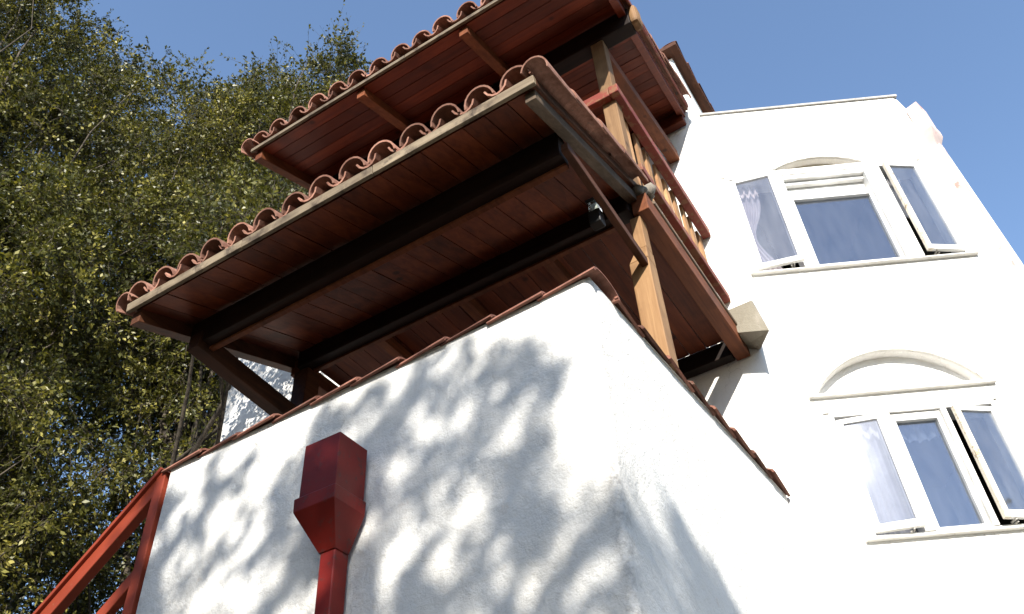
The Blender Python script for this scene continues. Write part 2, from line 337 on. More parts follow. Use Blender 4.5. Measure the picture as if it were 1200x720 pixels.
# ---- main block behind the balcony
mw = outline_wall([(-4.3, 8.5), (-4.3, 5.22), (-.93, 5.22), (-.90, 5.25), (-.90, 8.5)], 0, 9.44, .16, .006)
mw.add([(-4.3, 5.22, 9.44), (-.9, 5.22, 9.44), (-.9, 8.5, 9.44), (-4.3, 8.5, 9.44)], [(0, 1, 2, 3)])
mw.build('main_wall', M['stucco2'], house, smooth=True)
ww = outline_wall([(-6.78, 8.5), (-6.78, 5.29), (-6.74, 5.26), (-4.3, 5.26)], 0, 8.75, .16, .008)
ww.add([(-6.78, 5.26, 8.75), (-4.3, 5.26, 8.75), (-4.3, 8.5, 8.75), (-6.78, 8.5, 8.75)], [(0, 1, 2, 3)])
ww.build('wing_wall', M['stucco2'], house, smooth=True)
ev = MB().box(-4.42, -.80, 5.11, 8.6, 9.47, 9.53).build('eave_board', M['dark_y'], house, bevel=.006)
for i in range(9):
    place(cop_me, 'coping_tile', Matrix.Translation((-.87, 5.12+i*.30, 9.53)) @ Matrix.Rotation(random.uniform(-.03, .03), 4, 'Z') @ Matrix.Rotation(-.04, 4, 'X') @ Matrix.Diagonal((.62, .9, .55, 1)), ev)
for i in range(10):
    place(cop_me, 'coping_tile', Matrix.Translation((-.82-i*.34, 5.20, 9.53)) @ Matrix.Rotation(math.pi/2+random.uniform(-.03, .03), 4, 'Z') @ Matrix.Rotation(-.04, 4, 'X') @ Matrix.Diagonal((.62, .95, .55, 1)), ev)

# ---- window wing: wall frame with a along the wall, z up, d outward
WU = Vector((.8885, .4589, 0)); WN = Vector((.4589, -.8885, 0)); W0 = Vector((-.915, 5.75, 0))
def wp(a, z, d=0): return W0+WU*a+WN*d+Vector((0, 0, z))
def wbox(mb, a0, a1, z0, z1, d0, d1):
    return mb.hexa([wp(a0, z0, d1), wp(a1, z0, d1), wp(a1, z0, d0), wp(a0, z0, d0), wp(a0, z1, d1), wp(a1, z1, d1), wp(a1, z1, d0), wp(a0, z1, d0)])
UPW = (.06, 1.86, 6.79, 8.06); LOW = (.24, 1.44, 4.30, 5.31)
ARU = (.50, 1.40, 8.115, 8.275); ARL = (.155, 1.505, 5.475, 5.895)
holes = [UPW, LOW, ARU, ARL]; TOP = 9.07
def edge_a(z): return 2.00+(TOP-z)*.036
As = sorted({0, *[h[0] for h in holes], *[h[1] for h in holes], *[.15*i for i in range(1, 13)]}); Zs = sorted({0, TOP, *[h[2] for h in holes], *[h[3] for h in holes], *[.25*i for i in range(1, 36)]})
As = [a for a in As if a <= 1.90]; wm = MB(); idx = {}
def vtx(a, z):
    if a == 'e': p = wp(edge_a(z)-.03, z)
    else: p = wp(a, z)
    k = (a, z)
    if k not in idx: idx[k] = len(wm.v); wm.v.append(tuple(p))
    return idx[k]
cols = As+['e']
for i in range(len(cols)-1):
    for j in range(len(Zs)-1):
        a0, a1, z0, z1 = cols[i], cols[i+1], Zs[j], Zs[j+1]
        ac = (a0+(a1 if a1 != 'e' else 2.0))/2; zc = (z0+z1)/2
        if any(h[0] < ac < h[1] and h[2] < zc < h[3] for h in holes): continue
        wm.f.append((vtx(a0, z0), vtx(a1, z0), vtx(a1, z1), vtx(a0, z1)))
for h in (UPW, LOW):   # reveals
    a0, a1, z0, z1 = h; T = -.22
    for p, q in (((a0, z0), (a1, z0)), ((a1, z0), (a1, z1)), ((a1, z1), (a0, z1)), ((a0, z1), (a0, z0))):
        wm.add([wp(*p), wp(*q), wp(*q, T), wp(*p, T)], [(3, 2, 1, 0)])
# rounded corner, side facet, parapet head
SU = Vector((.30, .954, 0))
for j in range(len(Zs)-1):
    for k in range(5):
        pass
def side(z):
    e = wp(edge_a(z), z); r = [wp(edge_a(z)-.03, z), e+WU*(-.008)-WN*.006, e+SU*.03, e+SU*.9, e+SU*.9+Vector((-.6, .8, 0))*2.0]
    return r
for j in range(len(Zs)-1):
    A, B = side(Zs[j]), side(Zs[j+1])
    for k in range(4): wm.add([A[k], A[k+1], B[k+1], B[k]], [(0, 1, 2, 3)])
t = side(TOP); wm.add([wp(0, TOP)]+t+[Vector((-.89, 8.5, TOP))], [tuple(range(7))])
wall2 = wm.build('window_wall', M['stucco2'], house)
MB().hexa([wp(0, TOP+.003, .02), wp(2.02, TOP+.003, .02), wp(2.02, TOP+.003, -.16), wp(0, TOP+.003, -.16), wp(0, TOP+.028, .02), wp(2.02, TOP+.028, .02), wp(2.02, TOP+.028, -.16), wp(0, TOP+.028, -.16)]).build('parapet_flashing', M['zinc'], wall2)
# dark rooms behind the openings (floor slab between the storeys)
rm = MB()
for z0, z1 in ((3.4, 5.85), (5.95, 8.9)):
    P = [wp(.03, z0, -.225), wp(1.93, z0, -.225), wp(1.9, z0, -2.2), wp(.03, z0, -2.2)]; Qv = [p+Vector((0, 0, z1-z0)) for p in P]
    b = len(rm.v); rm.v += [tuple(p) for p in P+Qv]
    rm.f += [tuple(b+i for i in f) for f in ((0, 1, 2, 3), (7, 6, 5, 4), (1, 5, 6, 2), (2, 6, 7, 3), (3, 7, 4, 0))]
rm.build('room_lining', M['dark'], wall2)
# arched niches
def niche(h, base, back, depth, band):
    a0, a1, z0, z1 = h; ca = (a0+a1)/2; hw = (a1-a0)/2-.045; rise = (z1-z0)-.045
    R = (hw*hw+rise*rise)/(2*rise); n = 22
    th = math.asin(min(1, hw/R)); pts = [(ca+R*math.sin(-th+2*th*k/n), z0+rise-R+R*math.cos(-th+2*th*k/n)) for k in range(n+1)]
    mb = MB()
    for (p, q) in zip(pts[:-1], pts[1:]):   # spandrel above the arch, soffit
        mb.add([wp(*p), wp(*q), wp(q[0], z1), wp(p[0], z1)], [(0, 1, 2, 3)])
        mb.add([wp(*p), wp(*q), wp(*q, -depth), wp(*p, -depth)], [(3, 2, 1, 0)])
    mb.add([wp(a0, z0), wp(pts[0][0], z0), wp(pts[0][0], z1), wp(a0, z1)], [(0, 1, 2, 3)])
    mb.add([wp(pts[-1][0], z0), wp(a1, z0), wp(a1, z1), wp(pts[-1][0], z1)], [(0, 1, 2, 3)])
    mb.add([wp(pts[0][0], z0), wp(pts[-1][0], z0), wp(pts[-1][0], z0, -depth), wp(pts[0][0], z0, -depth)], [(0, 1, 2, 3)])
    o = mb.build('arch_niche', M['stucco2'], wall2)
    MB().add([wp(*p, -depth+.001) for p in pts], [tuple(range(n, -1, -1))]).build('niche_panel', back, wall2)
    tb = MB(); pr_ = []
    for k, p in enumerate(pts):
        d = Vector((p[0]-ca, p[1]-(z0+rise-R))).normalized(); q = (p[0]+d.x*band, p[1]+d.y*band)
        j = .003*math.sin(k*2.1); pr_.append([wp(*p, .0-.004), wp(*q, -.004), wp(*q, .012+j), wp(*p, .022+j)])
    b = 0
    for r_ in pr_: tb.v += [tuple(x) for x in r_]
    for k in range(n):
        for c in range(4): tb.f.append((4*k+c, 4*k+(c+1) % 4, 4*k+4+(c+1) % 4, 4*k+4+c))
    tb.f += [(0, 1, 2, 3), (4*n+3, 4*n+2, 4*n+1, 4*n)]
    tb.build('arch_moulding', M['trim'], wall2)
    if base:
        wbox(MB(), a0-.015, a1+.015, z0-.022, z0+.006, -.003, .035).build('niche_ledge', M['trim'], wall2, bevel=.004)
niche(ARL, True, M['stucco2'], .085, .036)
niche(ARU, False, M['bare'], .07, .035)

def frame_boxes(mb, a0, a1, z0, z1, w, d0, d1, wt=None, wb=None):
    wt = wt or w; wb = wb or w
    wbox(mb, a0, a0+w, z0, z1, d0, d1); wbox(mb, a1-w, a1, z0, z1, d0, d1)
    wbox(mb, a0+w, a1-w, z1-wt, z1, d0, d1); wbox(mb, a0+w, a1-w, z0, z0+wb, d0, d1)
def make_sash(win, hinge, width, z0, z1, ang, side_, edge, glass):
    """casement leaf hinged on the jamb, swung outward"""
    s = side_; ca, sa = math.cos(ang), math.sin(ang); H = wp(hinge, 0, .012)
    du = WU*(ca*s)+WN*sa; dn = WN*ca-WU*(sa*s)
    def P(u, z, d): return H+du*u+dn*d+Vector((0, 0, z))
    def bx(mb, u0, u1, za, zb, d0, d1):
        q = [P(u0, za, d1), P(u1, za, d1), P(u1, za, d0), P(u0, za, d0)]; q += [p+Vector((0, 0, zb-za)) for p in q]
        if s < 0: q = [q[1], q[0], q[3], q[2], q[5], q[4], q[7], q[6]]
        mb.hexa(q)
    mb = MB(); w = .042
    bx(mb, 0, w, z0, z1, -.018, .018); bx(mb, w, width-w, z0, z0+.055, -.018, .018); bx(mb, w, width-w, z1-w, z1, -.018, .018)
    sash = mb.build('sash', M['white'], win, bevel=.003)
    mb = MB(); bx(mb, width-w, width, z0, z1, -.019, .019); mb.build('sash_stile', edge, win, bevel=.003)
    mb = MB(); bx(mb, w-.004, width-w+.004, z0+.05, z1-w+.004, -.003, .003); mb.build('pane', glass, win)
    mb = MB(); bx(mb, width*.75, width*.78, z0-.012, z0, -.05, .01); mb.bar(P(width*.7, z0-.015, -.01), wp(hinge+s*width*.8, z0-.02, -.05), .012, .008); mb.build('stay_arm', M['zinc'], win)

def window(U, mull, cz1, lsash, rsash, lglass):
    a0, a1, z0, z1 = U
    mb = MB(); D0, D1 = -.09, .012
    wbox(mb, a0-.002, a0+.03, z0, z1, D0, D1); wbox(mb, a1-.03, a1+.002, z0, z1, D0, D1)
    wbox(mb, a0+.03, a1-.03, z1-.035, z1+.002, D0, D1); wbox(mb, a0+.03, a1-.03, z0-.002, z0+.02, D0, D1)
    for (m0, m1) in mull: wbox(mb, m0, m1, z0+.02, z1-.035, D0, D1+.014)
    win = mb.build('window', M['white'], house, bevel=.003)
    c0, c1 = mull[0][1], mull[1][0]
    mb = MB(); frame_boxes(mb, c0+.001, c1-.001, z0+.021, cz1, .035, -.075, -.005, .06, .03); mb.build('centre_sash', M['white'], win, bevel=.003)
    wbox(MB(), c0+.03, c1-.03, z0+.045, cz1-.055, -.043, -.037).build('pane', M['glass'], win)
    mb = MB(); zt = z1-.036
    if zt-cz1 > .12:   # stepped head above the middle light
        wbox(mb, c0+.001, c1-.001, zt-.055, zt, -.07, .004); wbox(mb, c0+.001, c1-.001, cz1+.002, cz1+.075, -.085, -.06); wbox(mb, c0+.001, c1-.001, zt-.10, zt-.056, -.08, -.035)
        mb.build('head_rail', M['white'], win, bevel=.003)
    wbox(MB(), c0+.001, c1-.001, cz1+.003, zt-.003, -.088, -.0855).build('head_board', M['white'], win)
    mb = MB(); wbox(mb, a0-.05, a1+.06, z0-.019, z0-.003, -.004, .04); mb.build('sill', M['trim'], win, bevel=.005)
    mb = MB(); wbox(mb, a0-.04, a1+.03, z1+.003, z1+.035, -.004, .014); mb.build('head_trim', M['trim'], win, bevel=.004)
    make_sash(win, a0+.03, lsash[0], z0+.035, z1-.075, lsash[1], 1, M['white'], lglass)
    make_sash(win, a1-.03, rsash[0], z0+.035, z1-.075, rsash[1], -1, M['sashedge'], M['side_glass'])
    return win
window(UPW, ((.475, .575), (1.335, 1.485)), 7.74, (.385, math.radians(11)), (.33, math.radians(10)), M['haze_glass'])
window(LOW, ((.59, .665), (1.035, 1.075)), 5.265, (.32, math.radians(9)), (.325, math.radians(12)), M['haze_glass'])

# curtains hang inside: things of their own
def curtain(name, a0, a1, z0, z1, d, material, label, gather=None, scallop=0):
    mb = MB(); n, mz = 40, 14
    for j in range(mz+1):
        v = j/mz; z = z0+(z1-z0)*v
        for i in range(n+1):
            u = i/n; a = a0+(a1-a0)*u
            if gather: k = 1-.55*math.exp(-((v-gather)/.25)**2); a = a0+(a1-a0)*u*k
            zz = z+(scallop*math.sin(u*math.pi)*(v) if not scallop else -scallop*math.sin(u*math.pi)*(1-v))
            mb.v.append(tuple(wp(a, zz, d+.018*math.sin(u*34+v*1.5)+.008*math.sin(u*71))))
    for j in range(mz):
        for i in range(n): q = j*(n+1)+i; mb.f.append((q, q+1, q+n+2, q+n+1))
    return tag(mb.build(name, material, smooth=True), label, 'curtain')
curtain('curtain', .07, .36, 6.80, 8.02, -.11, M['pink'], 'pale pink tied curtain behind the left casement of the upper window', gather=.42)
curtain('curtain', .25, .64, 4.22, 5.30, -.10, M['curtain'], 'white full length curtain behind the dusty left casement of the lower window')
curtain('curtain', .67, 1.06, 5.14, 5.30, -.12, M['curtain'], 'short white valance across the middle light of the lower window', scallop=.05)
curtain('curtain', 1.55, 1.70, 7.45, 8.0, -.13, M['curtain'], 'bunched white curtain end behind the right casement of the upper window', gather=.3)

# ---- corbel beside the balcony beam
cb = MB().hexa([(-.99, 4.98, 5.63), (-.775, 4.98, 5.545), (-.92, 5.225, 5.60), (-1.05, 5.225, 5.68), (-1.075, 5.10, 5.965), (-.85, 5.06, 5.93), (-.865, 5.225, 6.06), (-1.075, 5.225, 6.03)])
cb.build('corbel', M['concrete'], house, bevel=.008)

# ================================================================== roofs
cover = barrel('roof_tile', .42, .090, .074, .0100, 10)
panm = barrel('pan_tile', .42, .072, .086, .0105, 6, a0=math.radians(15), a1=math.radians(165))
def tile_roof(roof, xs, y0, z0, k, ylen, xr=None, rake=True, expo=.335):
    """barrel tiles in columns; y0,z0 = deck surface at the eave edge"""
    ang = math.atan(k); c, s = math.cos(ang), math.sin(ang); rows = max(1, int(ylen/c/expo+.3))
    def at(x, t, h): return Vector((x, y0+t*c-h*s, z0+t*s+h*c))
    def J(a): return random.uniform(-a, a)
    for x in xs:
        for r in range(rows):
            place(cover, 'roof_tile', Matrix.Translation(at(x+J(.007), r*expo-.012+J(.012), .035+.004*(r > 0)+J(.005))) @ Matrix.Rotation(ang-.02+J(.012), 4, 'X') @ Matrix.Rotation(J(.02), 4, 'Z') @ Matrix.Rotation(J(.06), 4, 'Y'), roof)
    for x in [(a+b)/2 for a, b in zip(xs[:-1], xs[1:])]:
        for r in range(2 if rows > 2 else 1):
            place(panm, 'pan_tile', Matrix.Translation(at(x+J(.006), r*expo-.012+J(.012), .086)) @ Matrix.Rotation(ang+J(.01), 4, 'X') @ Matrix.Rotation(math.pi+J(.05), 4, 'Y'), roof)
    if rake:
        for sx, x in ((-1, xs[0]-.115), (1, xs[-1]+.115)):
            for r in range(rows):
                place(cover, 'roof_tile', Matrix.Translation(at(x+J(.004), r*expo-.03+J(.008), .018+J(.003))) @ Matrix.Rotation(ang-.02, 4, 'X') @ Matrix.Rotation(J(.015), 4, 'Z') @ Matrix.Rotation(sx*.30+J(.03), 4, 'Y') @ Matrix.Diagonal((.84, 1, .84, 1)), roof)

# ---- lower roof over the terrace
K1 = .37; LX0, LX1 = -3.88, -1.05; LY0, LY1 = 2.20, 3.62; LZ = 5.275
def zl(y): return LZ+K1*(y-LY0)
mb = MB().hexa([(LX0, LY0+.012, zl(LY0)+.020), (LX1, LY0+.012, zl(LY0)+.020), (LX1, LY1, zl(LY1)+.020), (LX0, LY1, zl(LY1)+.020), (LX0, LY0+.012, zl(LY0)+.045), (LX1, LY0+.012, zl(LY0)+.045), (LX1, LY1, zl(LY1)+.045), (LX0, LY1, zl(LY1)+.045)])
lower = mb.build('lower_roof', M['beam_y'], house)
def sloped_plank(parent, name, material, x0, x1, y0, y1, zf, th, j=0):
    return MB().hexa([(x0, y0, zf(y0)+j), (x1, y0, zf(y0)+j), (x1, y1, zf(y1)+j), (x0, y1, zf(y1)+j), (x0, y0, zf(y0)+th), (x1, y0, zf(y0)+th), (x1, y1, zf(y1)+th), (x0, y1, zf(y1)+th)]).build(name, material, parent)
n = 21; w = (LX1-LX0-.06)/n
for i in range(n):
    x = LX0+.03+i*w; sloped_plank(lower, 'soffit_plank', M['soffit_y'], x+.002, x+w-.003, LY0+.03, LY1-.02, zl, .018, random.uniform(-.003, .003))
# fascia in three lengths, joints open
fx = [LX0-.01, -2.95, -2.02, LX1+.02]
for a, b in zip(fx[:-1], fx[1:]):
    MB().hexa([(a+.002, LY0-.012, LZ-.008), (b-.002, LY0-.012, LZ-.008+random.uniform(-.003, .003)), (b-.002, LY0+.010, LZ-.008), (a+.002, LY0+.010, LZ-.008), (a+.002, LY0-.018, LZ+.052), (b-.002, LY0-.018, LZ+.050), (b-.002, LY0+.010, LZ+.05), (a+.002, LY0+.010, LZ+.05)]).build('fascia_board', M['old_x'], lower, bevel=.003)
def rake_beam(parent, x, y0, y1, zf, w, h, material, name='rake_beam', dz=0):
    return MB().hexa([(x-w/2, y0, zf(y0)-h+dz), (x+w/2, y0, zf(y0)-h+dz), (x+w/2, y1, zf(y1)-h+dz), (x-w/2, y1, zf(y1)-h+dz), (x-w/2, y0, zf(y0)-.004+dz), (x+w/2, y0, zf(y0)-.004+dz), (x+w/2, y1, zf(y1)-.004+dz), (x-w/2, y1, zf(y1)-.004+dz)]).build(name, material, parent, bevel=.004)
rake_beam(lower, -1.085, 2.235, 3.50, zl, .06, .075, M['old_y'])
rake_beam(lower, -3.845, 2.235, 3.55, zl, .075, .10, M['dark_y'])
MB().hexa([(LX1+.002, LY0-.01, zl(LY0)+.0), (LX1+.016, LY0-.01, zl(LY0)+.0), (LX1+.016, LY1-.05, zl(LY1)+.0), (LX1+.002, LY1-.05, zl(LY1)+.0), (LX1+.002, LY0-.01, zl(LY0)+.05), (LX1+.016, LY0-.01, zl(LY0)+.05), (LX1+.016, LY1-.05, zl(LY1)+.05), (LX1+.002, LY1-.05, zl(LY1)+.05)]).build('barge_board', M['dark_y'], lower, bevel=.003)
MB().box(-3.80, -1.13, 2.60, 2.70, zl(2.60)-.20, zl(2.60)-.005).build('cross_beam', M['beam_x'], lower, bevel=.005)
MB().box(-3.80, -1.13, 2.662, 2.698, zl(2.60)-.222, zl(2.60)-.203).build('lit_beam_strip', M['beam_y'], lower, bevel=.003)  # brown strip colours in the bounce-lit underside of the near-black cross beam
tile_roof(lower, [-3.79+i*(2.66/13) for i in range(14)], LY0, LZ+.045, K1, LY1-LY0)

# ---- balcony
FZ = 5.72
mb = MB(); mb.box(-1.10, -.995, 3.50, 5.215, 5.575, FZ)
bal = mb.build('balcony', M['beam_y'], house, bevel=.006)
MB().box(-1.065, -.985, 3.62, 5.20, FZ+.002, FZ+.035).build('weathered_cap', M['old_y'], bal, bevel=.006)
MB().box(-3.84, -3.75, 3.50, 5.215, 5.60, FZ).build('edge_beam', M['beam_y'], bal, bevel=.006)
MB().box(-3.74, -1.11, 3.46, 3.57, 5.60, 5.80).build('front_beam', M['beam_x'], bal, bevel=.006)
MB().box(-3.65, -1.19, 3.53, 3.565, 5.578, 5.597).build('lit_beam_strip', M['beam_y'], bal, bevel=.003)  # same brown strip, painting bounce light along the front beam's bottom edge
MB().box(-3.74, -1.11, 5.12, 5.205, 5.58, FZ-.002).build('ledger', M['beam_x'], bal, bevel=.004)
n = 19; w = 2.60/n
for i in range(n):
    x = -3.73+i*w; MB().box(x+.002, x+w-.004, 3.58, 5.11, FZ+random.uniform(-.012, -.006), FZ+.025).build('floor_plank', M['soffit_y'], bal)
for x in (-3.1, -2.4, -1.75): MB().box(x-.035, x+.035, 3.58, 5.11, 5.62, FZ-.014).build('joist', M['beam_y'], bal, bevel=.004)
# posts: right one notched where the strut meets it
mb = MB(); mb.box(-1.185, -1.065, 3.50, 3.62, 4.44, 5.20); mb.hexa([(-1.185, 3.50, 5.20), (-1.065, 3.50, 5.20), (-1.065, 3.62, 5.20), (-1.185, 3.62, 5.20), (-1.135, 3.515, 5.30), (-1.065, 3.515, 5.30), (-1.065, 3.615, 5.30), (-1.135, 3.615, 5.30)])
mb.build('post', M['post'], bal, bevel=.006)
MB().box(-1.135, -1.066, 3.52, 3.61, 5.303, 5.572).build('post', M['post'], bal, bevel=.005)
MB().box(-3.79, -3.66, 3.49, 3.62, 3.6, 5.598).build('post', M['dark_y'], bal, bevel=.006)
for x, w_, h_ in ((-1.092, .042, .058), (-3.72, .095, .13)):
    MB().bar((x, 2.58, 5.235), (x, 3.52, 5.16), w_, h_).build('strut', M['dark_y'], bal, bevel=.005)
UPZ = 7.64
MB().box(-1.18, -1.075, 3.58, 3.68, FZ+.036, UPZ+.02).build('upper_post', M['post'], bal, bevel=.006)
MB().box(-3.82, -3.72, 3.58, 3.68, FZ+.03, UPZ+.02).build('upper_post', M['post'], bal, bevel=.006)
# rails
MB().box(-1.095, -1.025, 3.52, 5.213, 6.86, 6.95).build('top_rail', M['rail'], bal, bevel=.006)
MB().box(-3.80, -1.097, 3.52, 3.575, 6.855, 6.945).build('top_rail', M['rail'], bal, bevel=.006)
MB().box(-1.075, -1.02, 3.66, 5.213, 6.125, 6.195).build('bottom_rail', M['rail'], bal, bevel=.006)
MB().box(-3.70, -1.19, 3.60, 3.65, 6.05, 6.12).build('bottom_rail', M['rail'], bal, bevel=.006)
pk, _ = MB().box(-.011, .011, -.036, .036, -.56, .56).mesh('picket', M['picket'], origin=(0, 0, 0))
for i in range(9):
    y = 3.80+i*.168; place(pk, 'picket', Matrix.Translation((-1.111+random.uniform(-.004, .004), y+random.uniform(-.008, .008), 6.33+random.uniform(-.008, .008))) @ Matrix.Rotation(random.uniform(-.02, .02), 4, 'X'), bal)
for i in range(14):
    x = -3.62+i*.178; place(pk, 'picket', Matrix.Translation((x, 3.588, 6.33)) @ Matrix.Rotation(math.pi/2, 4, 'Z'), bal)
# mortar lump where the lower tiles die against the balcony
lm = MB(); rg = random.Random(4)
for i in range(5):
    c = Vector((-1.03+rg.uniform(-.02, .02), 3.50+i*.035, 5.76+i*.022)); R = .05+rg.uniform(-.012, .012); vs_ = []
    for a in range(6):
        for b in range(8): th, ph = math.pi*a/5, 2*math.pi*b/8; k = R*(1+.22*math.sin(3*ph+i)+.18*math.cos(5*th+2*i)); vs_.append((c.x+k*math.sin(th)*math.cos(ph), c.y+k*math.sin(th)*math.sin(ph), c.z+k*math.cos(th)*.8))
    lm.add(vs_, [(a*8+b, (a+1)*8+b, (a+1)*8+(b+1) % 8, a*8+(b+1) % 8) for a in range(5) for b in range(8)])
lm.build('mortar_fillet', M['mortar'], bal, smooth=True)

# ---- upper roof
K2 = .39; UX0 = -3.98; UY0, UY1 = 2.85, 5.215; UZ = 7.60
def zu(y): return UZ+K2*(y-UY0)
def ux1(y): return -.815-.08*(y-3.7)/1.5
mb = MB().hexa([(UX0, UY0+.012, zu(UY0)+.02), (ux1(UY0), UY0+.012, zu(UY0)+.02), (ux1(UY1), UY1, zu(UY1)+.02), (UX0, UY1, zu(UY1)+.02), (UX0, UY0+.012, zu(UY0)+.045), (ux1(UY0), UY0+.012, zu(UY0)+.045), (ux1(UY1), UY1, zu(UY1)+.045), (UX0, UY1, zu(UY1)+.045)])
upper = mb.build('upper_roof', M['beam_y'], house)
n = 20; w = (UY1-UY0-.03)/n
for i in range(n):
    ya, yb = UY0+.025+i*w+.002, UY0+.025+(i+1)*w-.003; j = random.uniform(-.003, .003)
    MB().hexa([(UX0+.03, ya, zu(ya)+j), (ux1(ya)-.03, ya, zu(ya)+j), (ux1(yb)-.03, yb, zu(yb)+j), (UX0+.03, yb, zu(yb)+j), (UX0+.03, ya, zu(ya)+.018), (ux1(ya)-.03, ya, zu(ya)+.018), (ux1(yb)-.03, yb, zu(yb)+.018), (UX0+.03, yb, zu(yb)+.018)]).build('soffit_plank', M['soffit_x'], upper)
for a, b in ((UX0-.01, -2.4), (-2.4, ux1(UY0)+.02)):
    MB().box(a+.002, b-.002, UY0-.012, UY0+.01, UZ-.004, UZ+.034).build('fascia_board', M['old_x'], upper, bevel=.003)
for x in (-2.86, -1.89):
    rake_beam(upper, x, UY0+.035, 3.55, zu, .075, .10, M['beam_y'], 'rafter')
rake_beam(upper, UX0+.05, UY0+.03, UY1-.02, zu, .07, .11, M['beam_y'])
MB().hexa([(ux1(UY0)-.10, UY0+.03, zu(UY0)-.09), (ux1(UY0)-.04, UY0+.03, zu(UY0)-.09), (ux1(UY1)-.04, UY1-.02, zu(UY1)-.09), (ux1(UY1)-.10, UY1-.02, zu(UY1)-.09), (ux1(UY0)-.10, UY0+.03, zu(UY0)-.004), (ux1(UY0)-.04, UY0+.03, zu(UY0)-.004), (ux1(UY1)-.04, UY1-.02, zu(UY1)-.004), (ux1(UY1)-.10, UY1-.02, zu(UY1)-.004)]).build('rake_beam', M['soffit_x'], upper, bevel=.004)
MB().hexa([(ux1(UY0)+.002, UY0-.01, zu(UY0)-.02), (ux1(UY0)+.02, UY0-.01, zu(UY0)-.02), (ux1(UY1)+.02, UY1-.05, zu(UY1)-.02), (ux1(UY1)+.002, UY1-.05, zu(UY1)-.02), (ux1(UY0)+.002, UY0-.01, zu(UY0)+.05), (ux1(UY0)+.02, UY0-.01, zu(UY0)+.05), (ux1(UY1)+.02, UY1-.05, zu(UY1)+.05), (ux1(UY1)+.002, UY1-.05, zu(UY1)+.05)]).build('barge_board', M['rail'], upper, bevel=.003)
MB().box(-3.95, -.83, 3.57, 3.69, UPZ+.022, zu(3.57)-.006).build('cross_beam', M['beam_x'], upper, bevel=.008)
mb = MB(); mb.box(-.835, -.765, 3.575, 3.70, UPZ+.03, zu(3.57)+.02); mb.build('beam_end', M['post'], upper, bevel=.03)
MB().bar((-1.13, 3.60, UPZ-.035), (-1.15, 5.21, 7.99), .10, .11).build('side_beam', M['beam_y'], upper, bevel=.006)
MB().bar((-3.77, 3.60, UPZ-.035), (-3.77, 5.21, 7.99), .10, .11).build('side_beam', M['beam_y'], upper, bevel=.006)
MB().box(-3.95, -.95, 5.13, 5.208, zu(5.13)-.16, zu(5.13)-.006).build('ledger', M['soffit_x'], upper, bevel=.004)
tile_roof(upper, [-3.89+i*(2.90/14) for i in range(15)], UY0, UZ+.045, K2, UY1-UY0)

# ================================================================== downspout
def hopper(parent, mtx, material, name='hopper_head'):
    def T(l): return [tuple(mtx @ Vector(p)) for p in l]
    mb = MB(); w, d = .105, .20
    def ring(x, y0, y1, z): return [(-x, -y1, z), (x, -y1, z), (x, -y0, z), (-x, -y0, z)]
    rs = [ring(.047, .01, .10, 0), ring(.118, 0.004, .212, .17), ring(.120, 0.004, .214, .235), ring(w, .004, d, .245), ring(w, .004, d, .52), ring(w-.006, .01, d-.006, .52), ring(w-.006, .01, d-.006, .40)]
    for r_ in rs: mb.v += T(r_)
    for k in range(len(rs)-1):
        for c in range(4): mb.f.append((4*k+c, 4*k+(c+1) % 4, 4*k+4+(c+1) % 4, 4*k+4+c))
    e = 4*(len(rs)-1); mb.f.append((e, e+1, e+2, e+3))
    return mb.build(name, material, parent, bevel=.003)
pipe = MB().box(-2.505, -2.42, 2.605, 2.695, .0, 3.455)
dsp = pipe.build('downspout', M['hopper'], house, bevel=.006)
hopper(dsp, Matrix.Translation((-2.463, 2.70, 3.44)), M['hopper'])
for z in (.6, 1.6, 2.5): MB().box(-2.515, -2.41, 2.597, 2.712, z, z+.03).build('pipe_strap', M['hopper'], dsp, bevel=.002)
e = wp(edge_a(8.6), 0)+SU*.16; nrm = Vector((SU.y, -SU.x, 0)); rot = Matrix.Rotation(math.atan2(nrm.x, -nrm.y), 4, 'Z')
ds2 = MB().box(-.045, .045, -.10, -.012, 0, 8.30); ds2.v = [tuple((Matrix.Translation((e.x, e.y, 0)) @ rot) @ Vector(v)) for v in ds2.v]
d2 = ds2.build('downspout', M['hopper2'], house); hopper(d2, Matrix.Translation((e.x, e.y, 8.29)) @ rot @ Matrix.Diagonal((.95, .62, 1.2, 1)), M['hopper2'])

# ================================================================== red stair railing and the stair
SL = .79
stair = MB().hexa([(-8.15, 2.83, 0), (-4.6, 2.83, 2.45), (-4.6, 3.77, 2.45), (-8.15, 3.77, 0), (-8.15, 2.83, .1), (-3.9, 2.83, 3.2), (-3.9, 3.77, 3.2), (-8.15, 3.77, .1)]).build('stair', M['concrete'], house)
for i in range(19):
    x1 = -3.875-i*.217; z1 = 3.40-i*.172; MB().box(x1-.215, x1, 2.80, 3.80, z1-.169, z1).build('step', M['concrete'], stair)
sr = empty('stair_railing', (-3.92, 2.72, 3.4)); tag(sr, 'red painted timber stair railing sloping down from the terrace corner', 'railing')
def railz(x, z0): return z0+(x+3.92)*SL
for z0, h, w in ((4.40, .105, .06), (3.86, .075, .05)):
    a, b = -3.905, -8.0; MB().bar((a, 2.75, railz(a, z0)-.03), (b, 2.75, railz(b, z0)-.03), w, h).build('handrail' if h > .09 else 'lower_rail', M['stair'], sr, bevel=.005)
MB().bar((-3.9, 2.745, railz(-3.9, 4.40)+.032), (-8.0, 2.745, railz(-8, 4.40)+.032), .095, .025).build('rail_cap', M['stair'], sr, bevel=.004)
MB().box(-3.945, -3.872, 2.715, 2.79, 2.9, 4.425).build('post', M['stair'], sr, bevel=.005)
for x in (-5.9, -7.95): MB().box(x-.035, x+.035, 2.715, 2.79, max(0, railz(x, 3.86)-.75), railz(x, 4.4)).build('post', M['stair'], sr, bevel=.005)

